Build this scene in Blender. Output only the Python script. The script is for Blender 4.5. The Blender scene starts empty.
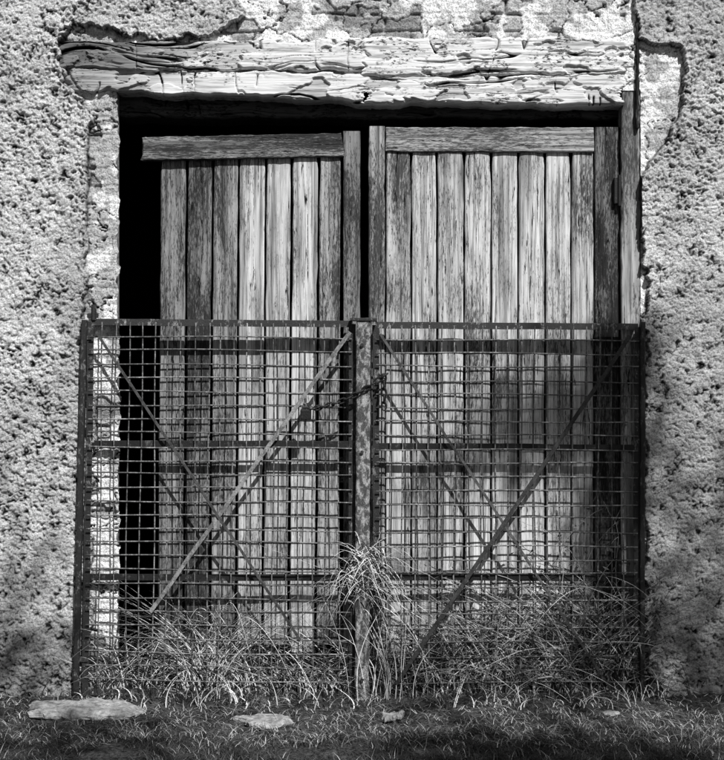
import bpy, math, numpy as np
from mathutils import Vector
rng = np.random.default_rng(7)
scene = bpy.context.scene
scene.view_settings.view_transform = 'Standard'
scene.view_settings.look = 'None'
scene.view_settings.exposure = 0
D = 7.0
S = 220.0
CZ = 320/220.0
def W(px, py, y=0.0):
    f = (D+y)/D
    return ((px-362)/S*f, y, CZ+(380-py)/S*f)
def G(px, py):
    d = D*320/(py-380.0)
    return ((px-362)/S*d/D, d-D)

# ------------------------------------------------ noise
_T = rng.random((16, 256, 256))
def vn(x, y, s=0):
    T = _T[s % 16]
    xi = np.floor(x).astype(int); yi = np.floor(y).astype(int)
    fx = x-xi; fy = y-yi
    fx = fx*fx*fx*(fx*(fx*6-15)+10); fy = fy*fy*fy*(fy*(fy*6-15)+10)
    a = T[xi & 255, yi & 255]; b = T[(xi+1) & 255, yi & 255]
    c = T[xi & 255, (yi+1) & 255]; d = T[(xi+1) & 255, (yi+1) & 255]
    return (a*(1-fx)+b*fx)*(1-fy)+(c*(1-fx)+d*fx)*fy
def fbm(x, y, s=0, o=4):
    r = 0; a = 1; t = 0
    for i in range(o):
        r = r+a*vn(x*2**i+i*17.3, y*2**i+i*9.1, s+i); t += a; a *= .5
    return r/t
def worley(x, y, s=0):
    xi = np.floor(x).astype(int); yi = np.floor(y).astype(int)
    best = np.full(x.shape, 9.0)
    for dx in (-1, 0, 1):
        for dy in (-1, 0, 1):
            cx = xi+dx; cy = yi+dy
            px = cx+_T[s % 16][cx & 255, cy & 255]; py = cy+_T[(s+1) % 16][cx & 255, cy & 255]
            best = np.minimum(best, (x-px)**2+(y-py)**2)
    return np.sqrt(best)
def sstep(a, b, x):
    t = np.clip((x-a)/(b-a), 0, 1); return t*t*(3-2*t)

# ------------------------------------------------ mesh helpers
def mesh_np(name, V, F, mat, attrs=None, parent=None, smooth=False):
    V = np.asarray(V, dtype=np.float32).reshape(-1, 3); F = np.asarray(F, dtype=np.int32)
    me = bpy.data.meshes.new(name)
    n = F.shape[1]
    me.vertices.add(len(V)); me.vertices.foreach_set('co', V.ravel())
    me.loops.add(F.size); me.loops.foreach_set('vertex_index', F.ravel())
    me.polygons.add(len(F))
    me.polygons.foreach_set('loop_start', np.arange(0, F.size, n, dtype=np.int32))
    me.polygons.foreach_set('loop_total', np.full(len(F), n, dtype=np.int32))
    me.polygons.foreach_set('use_smooth', np.full(len(F), smooth))
    me.update(calc_edges=True)
    for k, a in (attrs or {}).items():
        at = me.attributes.new(k, 'FLOAT', 'POINT'); at.data.foreach_set('value', np.asarray(a, dtype=np.float32).ravel())
    me.materials.append(mat)
    ob = bpy.data.objects.new(name, me); scene.collection.objects.link(ob)
    if parent: ob.parent = parent
    return ob
def empty(name):
    e = bpy.data.objects.new(name, None); scene.collection.objects.link(e); e.empty_display_size = .1
    return e
class MB:
    def __init__(s): s.V = []; s.F = []; s.tone = []; s.rnd = []
    def add(s, V, F, tone=1., rnd=None):
        o = len(s.V); r = rng.random() if rnd is None else rnd
        s.V += [tuple(v) for v in V]; s.F += [tuple(i+o for i in f) for f in F]
        s.tone += [tone]*len(V); s.rnd += [r]*len(V)
    def loft(s, rings, tone=1., rnd=None, caps=True):
        n = len(rings[0]); V = [p for r in rings for p in r]; F = []
        for i in range(len(rings)-1):
            for j in range(n):
                k = (j+1) % n
                F.append((i*n+j, i*n+k, (i+1)*n+k, (i+1)*n+j))
        if caps:
            F.append(tuple(range(n))[::-1]); F.append(tuple((len(rings)-1)*n+j for j in range(n)))
        s.add(V, F, tone, rnd)
    def bar(s, p0, p1, w, t, tone=1., segs=1, wob=0.0):
        p0 = Vector(p0); p1 = Vector(p1); d = (p1-p0).normalized()
        side = Vector((0, 1, 0)).cross(d).normalized(); nrm = d.cross(side)
        c = min(w, t)*.15; rings = []
        prof = [(-w/2+c, -t/2), (w/2-c, -t/2), (w/2, -t/2+c), (w/2, t/2-c), (w/2-c, t/2), (-w/2+c, t/2), (-w/2, t/2-c), (-w/2, -t/2+c)]
        for i in range(segs+1):
            q = p0.lerp(p1, i/segs)+side*rng.normal()*wob+nrm*rng.normal()*wob
            rings.append([q+side*a+nrm*b for a, b in prof])
        s.loft(rings, tone)
    def tube(s, pts, r, n=6, tone=1.):
        pts = [Vector(p) for p in pts]; rings = []
        for i, p in enumerate(pts):
            d = (pts[min(i+1, len(pts)-1)]-pts[max(i-1, 0)]).normalized()
            a = d.cross(Vector((0.3, 1, 0.2))).normalized(); b = d.cross(a)
            rr = r[i] if hasattr(r, '__len__') else r
            rings.append([p+a*rr*math.cos(2*math.pi*k/n)+b*rr*math.sin(2*math.pi*k/n) for k in range(n)])
        s.loft(rings, tone)
    def box(s, a, b, tone=1.):
        (x0, y0, z0), (x1, y1, z1) = a, b; c = min(abs(x1-x0), abs(y1-y0), abs(z1-z0))*.12
        prof = lambda z, i: [(x0+i, y0+c, z), (x0+c, y0+i, z), (x1-c, y0+i, z), (x1-i, y0+c, z), (x1-i, y1-c, z), (x1-c, y1-i, z), (x0+c, y1-i, z), (x0+i, y1-c, z)]
        s.loft([prof(z0, c*.5), prof(z0+c, 0), prof(z1-c, 0), prof(z1, c*.5)], tone)
    def plank(s, A, B, w, yf, th, tone=1., jit=.0012, n=26, cham=.004, endj=0.0, wear=0.0):
        ax, az = A; bx, bz = B; L = math.hypot(bx-ax, bz-az); dx, dz = (bx-ax)/L, (bz-az)/L; sx, sz = dz, -dx
        rings = []; ph = rng.random(3)*9
        cup = rng.normal()*.0015
        for i in range(n+1):
            t = i/n; cx = ax+(bx-ax)*t; cz = az+(bz-az)*t
            w0 = w/2+rng.normal()*jit; w1 = w/2+rng.normal()*jit
            if wear and (i == 0 or i == n): w0 -= wear*rng.random(); w1 -= wear*rng.random()
            yy = yf+.0025*math.sin(t*3+ph[0])+rng.normal()*.0004
            pr = [(-w0, th), (-w0, cham), (-w0+cham, 0), (-w0*.3, cup), (w1*.3, cup), (w1-cham, 0), (w1, cham), (w1, th)]
            e = [0]*8
            if i in (0, n): e = [rng.normal()*endj for _ in pr]
            rings.append([(cx+sx*a+dx*q, yy+b, cz+sz*a+dz*q) for (a, b), q in zip(pr, e)])
        s.loft(rings, tone)
    def finish(s, name, mat, parent=None, smooth=False):
        me = bpy.data.meshes.new(name); me.from_pydata(s.V, [], s.F); me.update()
        for k, a in (('tone', s.tone), ('rnd', s.rnd)):
            at = me.attributes.new(k, 'FLOAT', 'POINT'); at.data.foreach_set('value', np.array(a, dtype=np.float32))
        me.materials.append(mat)
        if smooth:
            me.polygons.foreach_set('use_smooth', [True]*len(me.polygons))
        ob = bpy.data.objects.new(name, me); scene.collection.objects.link(ob)
        if parent: ob.parent = parent
        return ob

# ------------------------------------------------ materials (grey: the photo is monochrome)
class NT:
    def __init__(s, name, rough=.9, diff=True):
        s.m = bpy.data.materials.new(name); s.m.use_nodes = True; s.t = s.m.node_tree
        s.diff = diff
        if diff:
            s.t.nodes.remove(s.t.nodes['Principled BSDF']); s.b = s.t.nodes.new('ShaderNodeBsdfDiffuse')
            s.t.links.new(s.b.outputs[0], s.t.nodes['Material Output'].inputs['Surface'])
        else:
            s.b = s.t.nodes['Principled BSDF']; s.b.inputs['Roughness'].default_value = rough
        s.co = s.n('ShaderNodeTexCoord').outputs['Object']
    def n(s, t, **k):
        x = s.t.nodes.new(t)
        for a, b in k.items(): setattr(x, a, b)
        return x
    def set(s, inp, v):
        if isinstance(v, bpy.types.NodeSocket): s.t.links.new(v, inp)
        else: inp.default_value = v
    def math(s, op, a, b=0., clamp=False):
        x = s.n('ShaderNodeMath', operation=op, use_clamp=clamp); s.set(x.inputs[0], a); s.set(x.inputs[1], b); return x.outputs[0]
    def vmul(s, v, sc):
        x = s.n('ShaderNodeVectorMath', operation='MULTIPLY'); s.set(x.inputs[0], v); x.inputs[1].default_value = sc; return x.outputs[0]
    def vadd(s, v, w):
        x = s.n('ShaderNodeVectorMath', operation='ADD'); s.set(x.inputs[0], v); s.set(x.inputs[1], w); return x.outputs[0]
    def noise(s, v, scale=1., detail=4, rough=.6, dist=0.):
        x = s.n('ShaderNodeTexNoise'); s.set(x.inputs['Vector'], v); x.inputs['Scale'].default_value = scale
        x.inputs['Detail'].default_value = detail; x.inputs['Roughness'].default_value = rough; x.inputs['Distortion'].default_value = dist
        return x.outputs['Fac']
    def rng_(s, v, a, b, c, d):
        x = s.n('ShaderNodeMapRange'); x.clamp = True; s.set(x.inputs[0], v)
        for i, q in enumerate((a, b, c, d)): s.set(x.inputs[i+1], q)
        return x.outputs[0]
    def mix(s, f, a, b):
        return s.math('ADD', s.math('MULTIPLY', s.math('SUBTRACT', 1., f), a), s.math('MULTIPLY', f, b))
    def attr(s, n):
        x = s.n('ShaderNodeAttribute', attribute_name=n); return x.outputs['Fac']
    def out(s, col, bump=None, bs=.5, bd=.01):
        c = s.n('ShaderNodeCombineColor')
        for i in range(3): s.set(c.inputs[i], col)
        s.t.links.new(c.outputs[0], s.b.inputs['Color' if s.diff else 'Base Color'])
        if bump is not None:
            b = s.n('ShaderNodeBump'); b.inputs['Strength'].default_value = bs; b.inputs['Distance'].default_value = bd
            s.set(b.inputs['Height'], bump); s.t.links.new(b.outputs[0], s.b.inputs['Normal'])
        return s.m

def wood(name, horiz=False, lo=.10, hi=.8, chip=.52, dark=.05, soft=.08):
    N = NT(name, .85)
    r = N.attr('rnd'); tone = N.attr('tone'); cb = N.n('ShaderNodeCombineXYZ')
    for i, k in enumerate((37., 11., 53.)): N.set(cb.inputs[i], N.math('MULTIPLY', r, k))
    v = N.vadd(N.co, cb.outputs[0])
    sc = (lambda a, l: (l, a, a)) if horiz else (lambda a, l: (a, a, l))
    grain = N.noise(N.vmul(v, sc(90, 2.4)), 1, 4, .74, .35)
    streak = N.noise(N.vmul(v, sc(24, .8)), 1, 3, .6, .4)
    patch = N.noise(N.vmul(v, sc(6, 1.6)), 1, 3, .6, .5)
    flake = N.noise(N.vmul(v, sc(190, 34)), 1, 3, .75, .2)
    col = N.mix(N.rng_(grain, .35, .57, 0, 1), lo*1.6, hi)
    col = N.math('MULTIPLY', col, N.rng_(streak, .32, .50, .45, 1.))
    col = N.math('MULTIPLY', col, N.rng_(patch, .35, .6, .66, 1.05))
    f = N.math('ADD', N.math('MULTIPLY', N.math('SUBTRACT', 1., patch), .50), N.math('MULTIPLY', flake, .55))
    f = N.math('ADD', f, N.math('MULTIPLY', N.math('SUBTRACT', 1., tone), .10))
    fl = N.rng_(f, chip, chip+soft, 0, .85)
    col = N.mix(fl, col, dark)
    crm = N.rng_(N.math('ABSOLUTE', N.math('SUBTRACT', streak, .5)), .002, .012, 1, 0)
    crm = N.math('MULTIPLY', crm, N.rng_(flake, .40, .48, 0, 1))
    col = N.mix(crm, col, .015)
    col = N.math('MULTIPLY', col, tone)
    return N.out(col, grain, .6, .004)
M_woodV = wood('weathered_boards', False, .12, .76, .555)
M_woodH = wood('weathered_rail', True, .08, .58, .50)
M_frame = wood('weathered_frame', False, .12, .62, .54)

N = NT('roughcast_render', .95)
a = N.noise(N.co, 130, 2, .75)
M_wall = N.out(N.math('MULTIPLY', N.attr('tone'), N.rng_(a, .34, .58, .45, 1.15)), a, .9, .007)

N = NT('lintel_timber', .9)
v = N.vmul(N.co, (3.2, 60, 60)); g = N.noise(v, 1, 4, .72, .4); p = N.noise(N.co, 6, 3, .65, .4)
col = N.mix(N.rng_(g, .35, .52, 0, 1), .36, .80)
fk = N.noise(N.vmul(N.co, (40, 110, 110)), 1, 3, .7)
col = N.mix(N.math('MULTIPLY', N.rng_(fk, .52, .6, 0, 1), N.rng_(p, .48, .56, 0, 1)), col, .09)
col = N.mix(N.rng_(N.attr('hgt'), .25, .62, 1, 0), col, .02)
col = N.math('MULTIPLY', col, N.attr('tone'))
M_lintel = N.out(col, g, .6, .004)

def iron(name, base, light, thr, wd=.06):
    N = NT(name, .6, False); N.b.inputs['Specular IOR Level'].default_value = .4
    n1 = N.noise(N.vmul(N.co, (1, 1, .55)), 38, 4, .78, .3); n2 = N.noise(N.co, 160, 2, .6)
    col = N.mix(N.rng_(n1, thr-wd, thr+wd, 0, 1), base, light)
    col = N.math('MULTIPLY', col, N.rng_(n2, .3, .7, .6, 1.25))
    col = N.math('MULTIPLY', col, N.attr('tone'))
    return N.out(col, n2, .5, .002)
M_iron = iron('rusty_iron', .02, .22, .62)
M_wire = iron('galvanised_wire', .08, .26, .53)
M_post = iron('flaking_painted_iron', .06, .38, .53, .07)
M_iron2 = iron('brace_iron', .16, .42, .50, .08)

N = NT('soil', 1.)
a = N.noise(N.co, 60, 3, .7); b = N.noise(N.co, 5, 3, .6)
col = N.mix(N.rng_(a, .35, .65, 0, 1), .02, .11); col = N.math('MULTIPLY', col, N.rng_(b, .3, .7, .5, 1.2))
M_soil = N.out(col, a, 1., .02)
N = NT('stone', .95)
a = N.noise(N.co, 40, 4, .7); b = N.noise(N.co, 9, 4, .6)
M_stone = N.out(N.math('MULTIPLY', N.mix(N.rng_(a, .35, .6, 0, 1), .20, .50), N.rng_(b, .3, .6, .65, 1.)), a, .8, .01)
N = NT('grass_blades', .7)
M_grass = N.out(N.attr('tone'))
N = NT('leaves', .7); M_leaf = N.out(N.math('MULTIPLY', N.noise(N.co, 3), .14))
N = NT('bark', .9); M_bark = N.out(N.math('MULTIPLY', N.noise(N.co, 12, 6), .25), N.noise(N.co, 14, 6), 1, .03)
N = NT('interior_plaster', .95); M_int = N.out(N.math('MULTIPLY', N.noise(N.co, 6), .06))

# ------------------------------------------------ wall (height field with opening)
def axis(lo, hi, f0, f1, fine, coarse_n=14):
    a = f0-(f0-lo)*(np.linspace(1, 0, coarse_n, endpoint=False)**2)
    m = np.arange(f0, f1, fine)
    b = f1+(hi-f1)*(np.linspace(0, 1, coarse_n)**2)
    return np.concatenate([a, m, b])
def snap(ax, val):
    ax[np.argmin(np.abs(ax-val))] = val; return ax
OX0, OX1 = W(118, 0)[0], W(641, 0)[0]
OZ1 = W(0, 90)[2]
xs = axis(-7, 7, -1.80, 1.80, .0042); xs = snap(snap(xs, OX0), OX1)
zs = axis(-.15, 5.0, -.06, 3.24, .0042, 8); zs = snap(zs, OZ1)
Xg, Zg = np.meshgrid(xs, zs, indexing='ij')
poly = [(246, -400), (240, 0), (248, 20), (228, 25), (205, 36), (150, 37), (112, 31), (78, 27), (58, 38), (56, 66), (70, 88), (86, 102), (90, 140), (86, 200), (88, 260), (85, 330), (94, 420), (87, 520), (92, 600), (86, 760),
        (648, 760), (644, 500), (646, 300), (641, 190), (648, 162), (672, 138), (684, 104), (682, 46), (660, 40), (640, 38), (634, 0), (640, -400)]
P = np.array([(W(a, b)[0], W(a, b)[2]) for a, b in poly])
wx = Xg+(fbm(Xg*14, Zg*14, 3, 4)-.5)*.08; wz = Zg+(fbm(Xg*14+50, Zg*14, 5, 4)-.5)*.08
dist = np.full(Xg.shape, 9.); ins = np.zeros(Xg.shape, bool)
for i in range(len(P)):
    x0, z0 = P[i]; x1, z1 = P[(i+1) % len(P)]
    t = np.clip(((wx-x0)*(x1-x0)+(wz-z0)*(z1-z0))/((x1-x0)**2+(z1-z0)**2), 0, 1)
    dist = np.minimum(dist, np.hypot(wx-x0-t*(x1-x0), wz-z0-t*(z1-z0)))
    cnd = ((z0 > wz) != (z1 > wz)); xi = (x1-x0)*(wz-z0)/(z1-z0+1e-12)+x0
    ins ^= cnd & (wx < xi)
sd = np.where(ins, -dist, dist)
rough_m = sstep(-.002, .003, sd)
ux = Xg+(vn(Xg*60, Zg*60, 1)-.5)*.020; uz = Zg+(vn(Xg*60+9, Zg*60, 2)-.5)*.020
w1 = 1-np.clip(worley(ux/.025, uz/.022, 2), 0, 1)
w2 = 1-np.clip(worley(ux/.0135+7, uz/.012, 6), 0, 1)
cl = fbm(Xg/.045, Zg/.04, 9, 3)
hr = .34*w1+.34*w2+.55*cl
ar = fbm(Xg*2.1, Zg*2.1, 6, 3)
hr = np.clip((hr-.375+.05*(ar-.5))/.46, 0, 1)
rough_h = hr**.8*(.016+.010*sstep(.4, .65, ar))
# masonry: brick courses under smeared plaster, patches fallen away
bz = Zg/.078+(fbm(Xg*5, Zg*5, 2, 2)-.5)*.25; row = np.floor(bz); bx = Xg/.225+.5*(row % 2)+.1*_T[0][row.astype(int) & 255, 3]
fz = bz-row; fxx = bx-np.floor(bx)
groove = np.minimum(sstep(0, .16, np.minimum(fz, 1-fz)), sstep(0, .06, np.minimum(fxx, 1-fxx)))
sm0 = fbm(Xg*5.5, Zg*7, 11, 5)+.07*((Zg < 2.8)*1.)+.05*(Xg > 1.2)
smear = sstep(.455, .475, sm0)
mh = .16+.40*groove*(1-smear)+smear*(.74+.3*(fbm(Xg*30, Zg*30, 4, 4)-.5))
mh = mh-.12*smear*(1-groove)
crk = np.abs(fbm(Xg*5+3, Zg*8, 12, 5)-.5); mh = mh-.9*(1-sstep(0, .012, crk))
mh = mh+.35*(fbm(Xg*60, Zg*60, 7, 3)-.5)
mh = np.clip(mh, 0, 1)
lip = .012*np.exp(-np.abs(sd)/.02)
Y = -(rough_m*(rough_h+.004+lip)+(1-rough_m)*(-.040+.030*mh))
lo = np.minimum(fbm(Xg*1.2, Zg*1.2, 8, 2)-.5, .3)*.02
Y = Y+lo*rough_m
tone_r = .025+.62*sstep(.06, .50, hr)  # pits dark in the colour: dirt plus painted shade of the hollows
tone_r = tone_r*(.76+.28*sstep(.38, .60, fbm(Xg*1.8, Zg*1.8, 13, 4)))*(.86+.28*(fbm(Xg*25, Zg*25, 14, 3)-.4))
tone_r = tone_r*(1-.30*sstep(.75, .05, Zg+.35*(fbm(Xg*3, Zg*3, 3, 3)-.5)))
tone_m = .46+.38*sstep(.40, .50, fbm(Xg*9, Zg*9, 15, 4))
tone_m = tone_m*(.55+.45*smear)
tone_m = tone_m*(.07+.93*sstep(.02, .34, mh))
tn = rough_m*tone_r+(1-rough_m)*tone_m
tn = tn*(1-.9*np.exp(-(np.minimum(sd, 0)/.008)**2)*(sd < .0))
ni, nj = Xg.shape
idx = np.arange(ni*nj).reshape(ni, nj)
cx = (Xg[:-1, :-1]+Xg[1:, 1:])/2; cz = (Zg[:-1, :-1]+Zg[1:, 1:])/2
keep = ~((cx > OX0) & (cx < OX1) & (cz < OZ1))
nearj = (np.abs(Xg-OX0) < .02) & (Zg < OZ1)
Xg2 = Xg+nearj*(fbm(Zg*22, Zg*0+3, 9, 4)-.5)*.035
F = np.stack([idx[:-1, :-1], idx[1:, :-1], idx[1:, 1:], idx[:-1, 1:]], -1)[keep]
wall = empty('rendered_barn_wall')
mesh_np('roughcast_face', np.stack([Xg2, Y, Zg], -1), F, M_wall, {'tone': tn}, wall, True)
b = MB()
b.box((OX0-1.2, .045, -.1), (OX0-.012, .12, OZ1+.3), 1)
b.box((OX1+.002, .045, -.1), (OX1+1.2, .12, OZ1+.3), 1)
jm = b.finish('jamb_masonry', M_stone, wall)
b = MB()
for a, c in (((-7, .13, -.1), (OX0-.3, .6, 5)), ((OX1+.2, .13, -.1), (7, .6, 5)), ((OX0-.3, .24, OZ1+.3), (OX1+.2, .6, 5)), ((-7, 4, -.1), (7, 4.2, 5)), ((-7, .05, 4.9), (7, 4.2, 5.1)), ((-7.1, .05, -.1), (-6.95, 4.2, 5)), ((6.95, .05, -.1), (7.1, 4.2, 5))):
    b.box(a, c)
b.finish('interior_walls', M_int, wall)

# ------------------------------------------------ lintel timbers
lint = empty('timber_lintel')
def beam(name, px0, px1, t0, t1, b0, b1, yf, depth, tone, sd_, dmg=.4, mat=M_lintel):
    x0 = W(px0, 0)[0]; x1 = W(px1, 0)[0]; nx = int((x1-x0)/.004)
    u = np.linspace(0, 1, nx); n1, n2, n3 = 5, 64, 5
    sec = np.concatenate([np.linspace(-1, -.02, n1), np.linspace(0, 1, n2), np.linspace(1.02, 2, n3)])
    U, Q = np.meshgrid(u, sec, indexing='ij'); X = x0+(x1-x0)*U
    dm = dmg(U) if callable(dmg) else dmg
    zt = CZ+(380-(t0+(t1-t0)*U))/S+(fbm(X*7, X*0+sd_, 1, 5)-.5)*.05
    zb = CZ+(380-(b0+(b1-b0)*U))/S+(fbm(X*8, X*0+sd_+5, 2, 5)-.5)*.04
    q = np.clip(Q, 0, 1); Z = zt+(zb-zt)*q
    back = np.where(Q < 0, -Q, np.where(Q > 1, Q-1, 0))
    fib = fbm(X*3.0+(fbm(X*5, Z*5+sd_, 3, 2)-.5), Z*80+sd_*7, 4, 4)
    bend = (fbm(X*1.6+sd_, Z*2, 6, 3)-.5)*.16+(fbm(X*9+sd_, Z*9, 9, 3)-.5)*.02
    zz = Z+bend
    c1 = np.abs(fbm(X*.8+sd_, zz*12, 7, 3)-.5)
    act = sstep(.42-.12*dm, .56-.12*dm, fbm(X*3.3+sd_*2, zz*8, 5, 3))
    crack = (1-sstep(.0, .012+.045*dm, c1))*act
    c2 = np.abs(fbm(X*1.5+sd_+4, zz*34, 11, 2)-.5)
    fine = (1-sstep(0, .035, c2))*sstep(.50, .62, fbm(X*4+sd_, zz*13, 12, 3))
    blot = sstep(.68-dm*.20, .70-dm*.19, fbm(X*6+sd_*3, zz*14, 10, 5))
    tr = 1-sstep(.0, .016, np.abs(fbm(X*5+sd_, Z*1.5, 13, 4)-.5)); tr = tr*sstep(.48, .56, fbm(X*3, Z*9, 2, 3))
    h = .95-.12*(1-fib)-.85*crack-.40*fine-.38*blot-.65*tr
    h = np.clip(h, 0, 1)
    edge = np.minimum(q, 1-q); rnd = (1-sstep(0, .07, edge))
    endr = (1-sstep(0, .02, np.minimum(U, 1-U)*(x1-x0)))
    Yv = yf-h*.032*(back == 0)+rnd*.010+endr*.012+back*depth
    X = X+(fbm(Z*40, Z*0+sd_, 1, 3)-.5)*.08*np.where(U > .5, 1, -1)*sstep(.9, 1., np.abs(U-.5)*2)
    ni, nj = X.shape; idx = np.arange(ni*nj).reshape(ni, nj)
    F = np.stack([idx[:-1, :-1], idx[:-1, 1:], idx[1:, 1:], idx[1:, :-1]], -1).reshape(-1, 4)
    tn = tone(U) if callable(tone) else np.full(X.shape, tone)
    mesh_np(name, np.stack([X, Yv, Z], -1), F, mat, {'hgt': np.where(back > 0, .6, h), 'tone': tn}, lint, True)
beam('beam_upper_left', 61, 366, 42, 39, 70, 71, .0, .12, lambda U: .26+.69*sstep(.2, .5, U), 1.3, lambda U: 1.3-1.0*sstep(.3, .6, U))
beam('beam_lower_left', 68, 368, 68, 73, 90, 103, .010, .12, lambda U: .5+.46*sstep(.1, .4, U), 5.1, lambda U: 1.1-.7*sstep(.3, .6, U))
beam('beam_upper_right', 363, 624, 39, 39, 77, 74, -.004, .12, .97, 9.7, .4)
beam('beam_lower_right', 366, 622, 78, 76, 103, 105, .004, .12, .96, 14.2, .5)
beam('rear_beam', 84, 655, 86, 92, 110, 113, .20, .2, .12, 19.2, .3)
# ------------------------------------------------ doors
def vplank(b, pxl, pxr, pyt, pyb, yf, tone, th=.024, dxl=0, **k):
    xl, _, zt = W(pxl, pyt, yf); xr = W(pxr, pyt, yf)[0]; zb = W(0, pyb, yf)[2]
    x2 = (dxl)/S
    b.plank(((xl+xr)/2+x2, zb), ((xl+xr)/2, zt), xr-xl-.0035, yf, th, tone, **k)
YD = .055
door = empty('wooden_door')
b = MB()
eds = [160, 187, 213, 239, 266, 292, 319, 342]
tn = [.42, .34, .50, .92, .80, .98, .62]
for i in range(7):
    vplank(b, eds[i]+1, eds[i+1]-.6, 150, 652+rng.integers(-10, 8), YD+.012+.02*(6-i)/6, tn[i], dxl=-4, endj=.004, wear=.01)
b.finish('boards', M_woodV, door)
b = MB(); vplank(b, 343, 360.5, 131, 668, YD-.004, .5, .04); b.finish('meeting_stile', M_frame, door)
b = MB()
A = W(142, 149, YD); B_ = W(342, 145, YD)
b.plank((A[0], A[2]), (B_[0], B_[2]), .108, YD-.006, .035, .5, endj=.008, n=40)
b.finish('top_rail', M_woodH, door)
b = MB()
for py in (470, 632):
    A = W(165, py, YD+.05); B_ = W(350, py, YD+.05); b.plank((A[0], A[2]), (B_[0], B_[2]), .12, YD+.062, .03, .7)
b.finish('back_ledges', M_woodH, door)

door2 = empty('wooden_door')
b = MB()
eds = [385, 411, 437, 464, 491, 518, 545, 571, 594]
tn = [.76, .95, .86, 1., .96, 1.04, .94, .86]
for i in range(8):
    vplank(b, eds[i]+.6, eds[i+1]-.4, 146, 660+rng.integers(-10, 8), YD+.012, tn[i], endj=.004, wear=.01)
b.finish('boards', M_woodV, door2)
b = MB(); vplank(b, 368.5, 385, 126, 668, YD-.006, .8, .04)
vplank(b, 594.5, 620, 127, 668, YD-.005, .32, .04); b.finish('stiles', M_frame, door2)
b = MB(); A = W(386, 139.5, YD); B_ = W(593.5, 140, YD)
b.plank((A[0], A[2]), (B_[0], B_[2]), .113, YD-.004, .035, .85, endj=.002, n=40); b.finish('top_rail', M_woodH, door2)
b = MB()
for py in (470, 632):
    A = W(372, py, YD+.05); B_ = W(612, py, YD+.05); b.plank((A[0], A[2]), (B_[0], B_[2]), .12, YD+.038, .03, .7)
b.finish('back_ledges', M_woodH, door2)
b = MB()
for py in (191, 560):
    x, _, z = W(616, py, YD-.01); b.box((x-.012, YD-.03, z-.06), (x+.012, YD-.006, z+.06), .4); b.tube([(x+.012, YD-.03, z-.07), (x+.012, YD-.03, z+.07)], .009, 8, .4)
b.finish('hinges', M_iron, door2)
frame = empty('wooden_door_frame')
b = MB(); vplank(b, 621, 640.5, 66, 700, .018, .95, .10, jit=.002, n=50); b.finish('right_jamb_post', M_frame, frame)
b = MB(); vplank(b, 636, 639.5, -30, 128, -.01, .3, .03, jit=.002, n=40, cham=.002); b.finish('crack_line_strip', M_frame, frame)  # last piece: thin dark strip added to draw a crack line

# ------------------------------------------------ gates
def gate(cor, yg, ny, nx, rails, braces, lean=0):
    TL, TR, BR, BL = cor
    root = empty('metal_mesh_gate')
    def Q(u, v, y=yg):
        px = (TL[0]*(1-u)+TR[0]*u)*(1-v)+(BL[0]*(1-u)+BR[0]*u)*v
        py = (TL[1]*(1-u)+TR[1]*u)*(1-v)+(BL[1]*(1-u)+BR[1]*u)*v
        return W(px, py, y)
    b = MB(); ph = rng.random(8)*6
    dent = lambda u, v: .010*math.sin(3*u+ph[0])*math.sin(4*v+ph[1])+.004*math.sin(9*u+ph[2])*math.sin(8*v+ph[3])
    for i in range(1, nx):
        u0 = i/nx; o = rng.normal()*.0022; k = rng.random()*6
        pts = []
        for j in range(29):
            v = j/28; u = u0+o+.0030*math.sin(v*7+k)
            x, y, z = Q(u, v, yg); pts.append((x, y-.012+dent(u, v), z))
        b.tube(pts, .0032, 6, .7+.6*rng.random())
    for j in range(1, ny):
        v0 = j/ny; o = rng.normal()*.0016; k = rng.random()*6
        pts = []
        for i in range(23):
            u = i/22; v = v0+o+.0022*math.sin(u*6+k)
            x, y, z = Q(u, v, yg); pts.append((x, y-.018+dent(u, v), z))
        b.tube(pts, .0032, 6, .7+.8*rng.random())
    b.finish('welded_mesh', M_wire, root, True)
    b = MB()
    for (ua, va, ub, vb) in ((0, 0, 1, 0), (0, 1, 1, 1)):
        A = Q(ua, va); B = Q(ub, vb); b.bar(A, B, .030, .006, 1.5, 14, .0007)
        A2 = (A[0], A[1]+.018, A[2]+.012); B2 = (B[0], B[1]+.018, B[2]+.012); b.bar(A2, B2, .006, .034, 1.5, 6)
    for u in (0, 1):
        A = Q(u, 0); B = Q(u, 1); b.bar(A, B, .030, .007, 1, 14, .0008)
        sg = 1 if u == 0 else -1
        b.bar((A[0]-sg*.014, A[1]+.02, A[2]), (B[0]-sg*.014, B[1]+.02, B[2]), .006, .034, 1, 4)
    for (la, lb) in rails:
        A = W(Q_px(cor, la, 0), la, yg+.004); B = W(Q_px(cor, lb, 1), lb, yg+.004)
        b.bar(A, B, .030, .007, .4, 10, .001)
        b.bar((A[0], A[1]+.010, A[2]-.010), (B[0], B[1]+.010, B[2]-.010), .005, .016, .5, 4)
    b.finish('angle_iron_frame', M_iron, root)
    b = MB()
    for k, (p, q, w, t) in enumerate(braces):
        b.bar(W(*p, yg-.030-.008*k), W(*q, yg-.030-.008*k), w, .006, t, 10, .001)
    b.finish('diagonal_braces', M_iron2, root)
    return root
def Q_px(cor, py, side):
    TL, TR, BR, BL = cor
    a, c = (TL, BL) if side == 0 else (TR, BR)
    return a[0]+(c[0]-a[0])*(py-a[1])/(c[1]-a[1])
YG = -.035
c1 = ((91, 322), (352, 324), (352, 696), (85, 692))
g1 = gate(c1, YG, 27, 20, [(444, 444), (577, 578)], [((350, 332), (150, 612), .018, .7), ((96, 332), (300, 640), .012, .2)])
c2 = ((376, 325), (638, 327), (636, 696), (376, 697))
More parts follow.
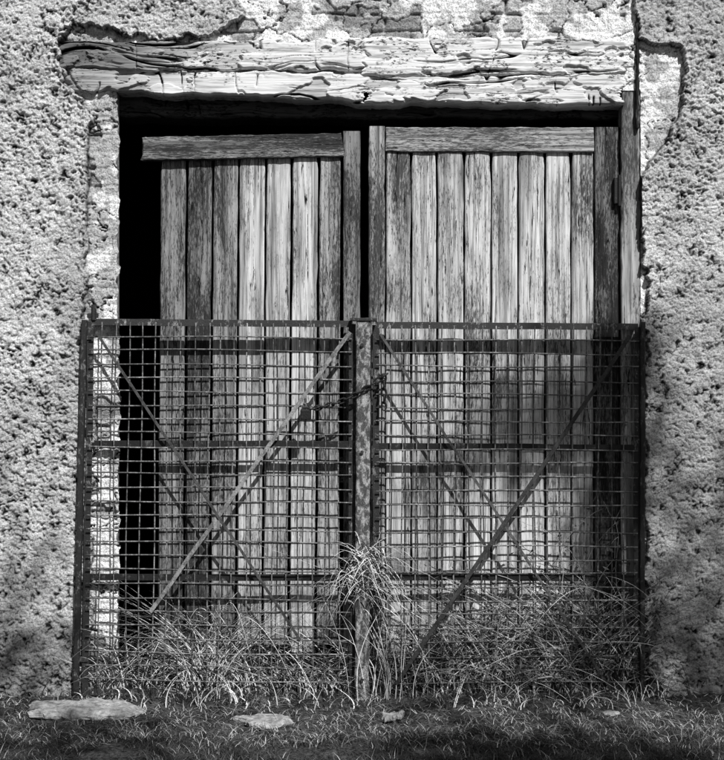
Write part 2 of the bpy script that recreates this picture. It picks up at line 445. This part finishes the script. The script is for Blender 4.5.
g2 = gate(c2, YG, 27, 20, [(446, 448), (577, 578)], [((380, 334), (610, 688), .012, .25), ((630, 336), (396, 684), .018, .13)])
b = MB()
b.bar(W(84.5, 320, YG-.01), W(76, 694, YG-.01), .026, .03, .8, 12, .001)
x, y, z = W(94, 309, YG); b.tube([(x, y, z-.05), (x, y, z+.02)], .013, 8); b.bar((x-.03, y, z-.03), (x+.02, y, z-.03), .02, .012)
b.bar(W(78, 338, YG), W(92, 338, YG), .02, .02); b.bar(W(74, 660, YG), W(88, 660, YG), .02, .02)
b.finish('hinge_post', M_iron, g1)
b = MB()
b.bar(W(642.5, 322, YG-.008), W(641.5, 704, YG-.008), .022, .03, .8, 12, .001)
b.bar(W(632, 340, YG), W(650, 340, YG), .02, .02); b.bar(W(632, 650, YG), W(650, 650, YG), .02, .02)
b.finish('hinge_post', M_iron, g2)
gp = empty('metal_gate_post')
b = MB(); b.bar(W(363.5, 318, YG-.03), W(362, 706, YG-.03), .064, .035, 1, 24, .0012)
b.finish('post_shaft', M_post, gp)
b = MB()
for py in (345, 452, 580, 680):
    x, y, z = W(362, py, YG-.05); b.tube([(x, y+.004, z), (x, y-.008, z)], .008, 8)
b.bar(W(350, 319.5, YG-.03), W(377, 320, YG-.03), .014, .05, 1)
b.finish('bolts_and_cap', M_iron, gp)
# chain + padlock
ch = empty('gate_chain')
b = MB()
def link(b, c, ang, flip):
    pts = []
    for k in range(13):
        t = 2*math.pi*k/12; lx = .020*math.cos(t); lz = .010*math.sin(t)
        if flip: v = (lx*math.cos(ang), lz, lx*math.sin(ang))
        else: v = (lx*math.cos(ang)-lz*math.sin(ang), 0, lx*math.sin(ang)+lz*math.cos(ang))
        pts.append((c[0]+v[0], c[1]+v[1], c[2]+v[2]))
    b.tube(pts, .0042, 6, .35)
p0 = np.array(W(306, 410, -.085)); p1 = np.array(W(384, 376, -.095)); nL = 13
for i in range(nL+1):
    t = i/nL; p = p0*(1-t)+p1*t; p[2] -= .03*math.sin(math.pi*t); ang = math.atan2(p1[2]-p0[2]-.03*math.pi*math.cos(math.pi*t), p1[0]-p0[0])
    link(b, p, ang, i % 2)
for i in range(5):
    p = np.array(W(384, 378+i*7, -.095-.003*(i % 2))); link(b, p, math.pi/2, i % 2)
b.finish('chain_links', M_iron, ch, True)
b = MB(); x, y, z = W(306, 414, -.085); b.box((x-.024, y-.012, z-.025), (x+.024, y+.012, z+.02), .3)
b.tube([(x+.015*math.cos(t), y, z+.02+.028*math.sin(t)) for t in np.linspace(0, math.pi, 9)], .0045, 8)
b.finish('padlock', M_iron, ch)

# ------------------------------------------------ ground
gx = axis(-40, 40, -2.3, 2.3, .016, 16)
gy = axis(-40, 40, -1.8, .12, .012, 16)
GX, GY = np.meshgrid(gx, gy, indexing='ij')
near = sstep(6, 3, np.hypot(GX, GY))
GZ = (.05*(fbm(GX*2.3, GY*2.3, 2, 3)-.5)+.03*(fbm(GX*16, GY*16, 4, 4)-.5)+.012*(fbm(GX*60, GY*60, 7, 3)-.5))*near-.006
GZ = GZ+.03*np.exp(-((GY+.02)/.16)**2)*near
idx = np.arange(GX.size).reshape(GX.shape)
F = np.stack([idx[:-1, :-1], idx[1:, :-1], idx[1:, 1:], idx[:-1, 1:]], -1).reshape(-1, 4)
mesh_np('ground', np.stack([GX, GY, GZ], -1), F, M_soil, None, None, True)
def gz(x, y):
    x = np.asarray(x, float); y = np.asarray(y, float)
    return .05*(fbm(x*2.3, y*2.3, 2, 3)-.5)+.03*(fbm(x*16, y*16, 4, 4)-.5)-.006+.03*np.exp(-((y+.02)/.16)**2)

STN = []
def stone(px, py, wpx, dep, h, name='flat_stone'):
    x, y = G(px, py); z = float(gz(x, y))+.004; n = 48; m = 24; V = []; sd_ = rng.random()*50
    STN.append((x, y, wpx/S*.5, dep*.5))
    th = np.linspace(0, 2*np.pi, n, endpoint=False); w = wpx/S*.5*.96
    q = lambda a, c, k: float(vn(np.array(a*1.+sd_), np.array(c*1.+5), k))-.5
    for j in range(m+1):
        ph = math.pi*j/m
        r = math.sin(ph)**.55; zz = math.cos(ph)
        zz = math.copysign(abs(zz)**.7, zz)
        for t in th:
            rr = r*(1+.7*q(np.cos(t)*1.8, np.sin(t)*1.8, 3)+.35*q(np.cos(t)*5, np.sin(t)*5, 5)+.12*q(np.cos(t)*14, np.sin(t)*14+zz*3, 6))
            a = rr*math.cos(t)*w; c = rr*math.sin(t)*dep*.5
            V.append((x+a, y+c, z+h*.1+h*.5*zz*(1+.9*q(a*14, c*14, 4)+.8*q(a*5, c*5, 7))+.012*q(a*50, c*50, 4)*r))
    F = [(j*n+i, j*n+(i+1) % n, (j+1)*n+(i+1) % n, (j+1)*n+i) for j in range(m) for i in range(n)]
    mesh_np(name, V, F, M_stone, None, None, False)
stone(86, 715, 108, .30, .045); stone(264, 721, 48, .18, .035); stone(393, 716, 26, .14, .03)
stone(706, 696, 60, .22, .07); stone(612, 713, 16, .07, .022)

# ------------------------------------------------ blades
def blades(name, R, h, lean, la, droop, width, tone, nseg=6, curl=1.8):
    n = len(R); t = np.linspace(0, 1, nseg+1)[None, :]
    h = h[:, None]
    zc = h*(t-droop[:, None]*t**2)
    o = lean[:, None]*h*t**curl
    wob = rng.normal(size=(n, 1))*.03*np.sin(t*5)
    X = R[:, 0:1]+o*np.cos(la)[:, None]+wob*h; Yb = R[:, 1:2]+o*np.sin(la)[:, None]; Z = R[:, 2:3]+zc
    wd = rng.random(n)*2*np.pi; wd = np.where(rng.random(n) < .6, wd*.15, wd)
    ww = width[:, None]*(1-t**1.6*.92)*.5
    dx = np.cos(wd)[:, None]*ww; dy = np.sin(wd)[:, None]*ww
    A = np.stack([X-dx, Yb-dy, Z], -1); B = np.stack([X+dx, Yb+dy, Z], -1)
    V = np.stack([A, B], 2).reshape(-1, 3)
    base = (np.arange(n)*(nseg+1)*2)[:, None]+np.arange(nseg)[None, :]*2
    F = np.stack([base, base+1, base+3, base+2], -1).reshape(-1, 4)
    tn = np.repeat(tone, (nseg+1)*2)
    return V, F, tn
def merge(name, parts, mat):
    V = []; F = []; T = []; o = 0
    for v, f, t in parts:
        V.append(v); F.append(f+o); T.append(t); o += len(v)
    mesh_np(name, np.concatenate(V), np.concatenate(F), mat, {'tone': np.concatenate(T)})
U = rng.uniform
def clear(x, y):
    k = np.ones(len(x), bool)
    for sx, sy, a, c in STN: k &= ((x-sx)/a)**2+((y-sy)/(c+.04)+.25)**2 > .8
    return k
n = 26000
x = U(-2.2, 2.2, n); y = -U(0, 1, n)**.8*1.7+.0
dens = fbm(x*3, y*5, 6, 3)
k = (dens > .45-.12*(y < -.55)) & ~((y > -.5) & (U(0, 1, n) < .35)) & clear(x, y); x = x[k]; y = y[k]; n = len(x)
parts = [blades('', np.stack([x, y, gz(x, y)-.004], -1), U(.02, .06, n), U(.3, 1.3, n), U(0, 6.28, n), U(0, .5, n), U(.002, .0045, n), np.where(U(0, 1, n) < .15, U(.2, .45, n), U(.03, .10, n)), 3)]
n = 3200; x = U(-2, 2, n); y = -U(.0, .9, n); k = clear(x, y); x = x[k]; y = y[k]; n = len(x)
parts.append(blades('', np.stack([x, y, gz(x, y)+.008], -1), U(.02, .08, n), U(2, 4, n)*.6, U(0, 6.28, n), U(.8, 1., n), U(.002, .004, n), U(.12, .6, n), 3))
merge('turf_grass', parts, M_grass)
# tall dry grass behind the mesh, a little of it pushing through to the front
BT = lambda n, p: np.where(U(0, 1, n) < p, U(.55, .9, n), U(.012, .05, n))
def clump(px, spread, n, hlo, hhi, ylo, yhi, bright, dr=(.1, .9), ln=(.1, 1.3), front=.12):
    x = (px-362)/S+rng.normal(size=n)*spread; y = U(ylo, yhi, n)
    side = np.where(U(0, 1, n) < .5, 0, np.pi)+rng.normal(size=n)*.5
    L = hlo+(hhi-hlo)*U(0, 1, n)**1.4
    v, f, t = blades('', np.stack([x, y, gz(x, y)], -1), L, U(*ln, n), side, U(*dr, n), U(.0024, .0068, n), BT(n, bright), 9)
    fr = np.repeat(U(0, 1, n) < front, 20)
    lim = np.repeat(U(-.044, -.02, n), 20)
    v[:, 1] = np.clip(v[:, 1], np.where(fr, -.22, lim), .043)
    return v, f, t
parts = []
for px, s, n, a, c, br in ((112, .05, 170, .2, .62, .35), (148, .05, 130, .15, .50, .35), (205, .05, 330, .3, .72, .48), (232, .045, 220, .2, .58, .5), (265, .07, 150, .15, .42, .35), (305, .05, 150, .1, .46, .4), (335, .05, 120, .2, .58, .35), (180, .32, 260, .08, .3, .25),
                          (392, .05, 130, .1, .42, .35), (440, .06, 260, .2, .62, .32), (490, .07, 330, .2, .80, .34), (545, .08, 340, .2, .72, .3), (590, .06, 330, .25, .85, .34), (622, .05, 240, .3, .95, .34), (540, .35, 460, .1, .4, .2)):
    parts.append(clump(px, s, n, a, c, -.04, .035, br))
for px in (105, 205, 330, 470, 590, 240, 520):
    parts.append(clump(px, .12, 50, .05, .22, -.20, -.06, .4, front=1))
parts.append(clump(654, .04, 26, .1, .35, -.10, -.05, .4, front=1))
n = 1100; x = np.where(U(0, 1, n) < .40, U(-1.2, -.1, n), U(.08, 1.25, n)); y = U(-.045, .03, n)
z = gz(x, y)+U(.02, 1, n)**1.3*(.22+.40*(x > 0)*sstep(.1, 1.1, x)+.24*np.exp(-((x+.7)/.2)**2))
v, f, t = blades('', np.stack([x, y, z], -1), U(.05, .26, n), U(.6, 3., n), np.where(U(0, 1, n) < .5, 0, np.pi)+rng.normal(size=n)*.3, U(.3, 2.4, n), U(.002, .005, n), BT(n, .38), 9, 1.1)
v[:, 1] = np.clip(v[:, 1], -.12, .043); parts.append((v, f, t))
merge('tall_dry_grass', parts, M_grass)
# tuft caught in the gate
n = 260
R = np.tile(np.array(W(364, 576, -.09)), (n, 1))+rng.normal(size=(n, 3))*np.array([.045, .006, .065])
pt = [blades('', R, U(.06, .24, n), U(.2, 1.7, n), np.where(U(0, 1, n) < .60, U(-1., .2, n), np.pi+U(-.2, .8, n)), U(.4, 2.1, n), U(.0028, .0060, n), BT(n, .6), 9, 1.2)]
n = 45; R2 = np.tile(np.array(W(388, 690, -.07)), (n, 1)); R2[:, 2] = .01
R2 += rng.normal(size=(n, 3))*np.array([.08, .01, .0])
pt.append(blades('', R2, U(.3, .68, n), U(.0, .35, n), np.where(U(0, 1, n) < .5, 0, np.pi)+U(-.3, .3, n), U(.05, .35, n), U(.002, .0045, n), BT(n, .6), 9))
merge('grass_tuft', pt, M_grass)
# bramble / weed tangle on the right
b = MB(); LV = []
for i in range(140):
    px = 430+205*U(0, 1)**.7; x = (px-362)/S; y = U(-.04, .03); L = U(.3, 1.1)*(.55+.6*(px-430)/210)
    a = U(-1, 1)*1.0; p = np.array([x, y, .0]); d = np.array([math.sin(a)*.5, rng.normal()*.12, 1.0]); pts = [p.copy()]
    for k in range(12):
        d = d/np.linalg.norm(d); p = p+d*L/12; p[1] = min(max(p[1], -.12 if i % 4 == 0 else -.04), .035); p[0] = min(p[0], 1.33)
        d = d+np.array([rng.normal()*.2+math.sin(a)*.12, rng.normal()*.1, -.10-.06*rng.random()]); pts.append(p.copy())
        if k > 2:
            for _ in range(2): LV.append(p+rng.normal(size=3)*.014)
        if k > 3 and rng.random() < .4:
            e = d/np.linalg.norm(d)+rng.normal(size=3)*.6; e[1] *= .3; b.tube([p, p+e*.03, p+e*.055+np.array([0, 0, -.01])], [.0014, .001, .0006], 3, U(.05, .6))
    b.tube(pts, list(np.linspace(.003, .001, 13)), 4, U(.03, .6))
weeds = empty('weed_tangle')
b.finish('stems', M_grass, weeds)
def leafmesh(C, size, tone, seed=0):
    n = len(C); a = rng.normal(size=(n, 3)); a /= np.linalg.norm(a, axis=1)[:, None]
    c = rng.normal(size=(n, 3)); c -= (c*a).sum(1)[:, None]*a; c /= np.linalg.norm(c, axis=1)[:, None]
    nn = np.cross(a, c); s = size[:, None]
    V = np.stack([C-a*s, C+c*s*.42-a*s*.1+nn*s*.1, C+a*s, C-c*s*.42-a*s*.1+nn*s*.1], 1).reshape(-1, 3)
    return V, np.arange(n*4).reshape(n, 4), np.repeat(tone, 4)
LV = np.array(LV); v, f, t = leafmesh(LV, U(.007, .018, len(LV)), U(.03, .25, len(LV)))
mesh_np('leaves', v, f, M_grass, {'tone': t}, weeds)

# ------------------------------------------------ sun direction + tree behind the camera that shades the foot of the wall
EL, AZ = math.radians(45), math.radians(22)
sd3 = np.array([math.cos(EL)*math.sin(AZ), -math.cos(EL)*math.cos(AZ), math.sin(EL)])
tree = empty('broadleaf_tree')
cl = []
def tgt(px, py, t, r, n, y=0): cl.append((np.array(W(px, py, y))+sd3*t, r, n))
for px, py, r, n in ((600, 392, .20, 190), (550, 405, .22, 170), (630, 370, .15, 100), (625, 455, .22, 190), (500, 420, .16, 60), (615, 520, .2, 110), (620, 640, .3, 150), (520, 690, .3, 70), (700, 470, .4, 60), (710, 570, .4, 170), (705, 650, .35, 240),
                     (15, 665, .3, 90), (-5, 590, .25, 50), (320, 715, .3, 40), (400, 705, .3, 50), (440, 470, .12, 16)):
    tgt(px, py, 10.5, r, n)
for i in range(80):
    tx = U(-3, 3); ty = U(-3.4, -.62); c = np.array([tx, ty, 0])+sd3*U(8.5, 11); cl.append((c, U(.28, .4), 115))
C = np.concatenate([c+rng.normal(size=(n, 3))*r*.55 for c, r, n in cl])
v, f, t = leafmesh(C, U(.04, .075, len(C)), U(.05, .1, len(C)))
mesh_np('crown_leaves', v, f, M_leaf, {'tone': t}, tree)
b = MB(); base = np.array([4.6, -10.2, -.1]); top = np.array([3.6, -8.9, 5.2])
b.tube([base, base*.75+top*.25+[.1, 0, 0], base*.45+top*.55, top], [.26, .2, .17, .13], 10)
for i in rng.choice(len(cl), 34, replace=False):
    c = cl[i][0]; m = (top+c)/2+[0, 0, -.25]; b.tube([top-[0, 0, U(0, .8)], m, c], [.07, .035, .01], 5)
b.finish('trunk_and_limbs', M_bark, tree)

# ------------------------------------------------ light
w = bpy.data.worlds.new('World'); scene.world = w; w.use_nodes = True; nt = w.node_tree
bg = nt.nodes['Background']; sky = nt.nodes.new('ShaderNodeTexSky'); sky.sky_type = 'NISHITA'; sky.sun_disc = False
sky.sun_elevation = EL; sky.sun_rotation = math.pi-AZ
bw = nt.nodes.new('ShaderNodeRGBToBW'); nt.links.new(sky.outputs[0], bw.inputs[0]); nt.links.new(bw.outputs[0], bg.inputs['Color'])
bg.inputs['Strength'].default_value = .05
sl = bpy.data.lights.new('sun', 'SUN'); sl.energy = 5.0; sl.angle = math.radians(.5); sl.color = (1, 1, 1)
so = bpy.data.objects.new('sun', sl); scene.collection.objects.link(so); so.location = (4, -8, 9)
so.rotation_euler = Vector(sd3).to_track_quat('Z', 'Y').to_euler()
cam = bpy.data.cameras.new('camera'); co = bpy.data.objects.new('camera', cam); scene.collection.objects.link(co)
co.location = (0, -D, CZ); co.rotation_euler = (math.radians(90), 0, 0)
cam.sensor_fit = 'VERTICAL'; cam.sensor_height = 24; cam.lens = 24*D/(760/S); cam.clip_end = 200
scene.camera = co
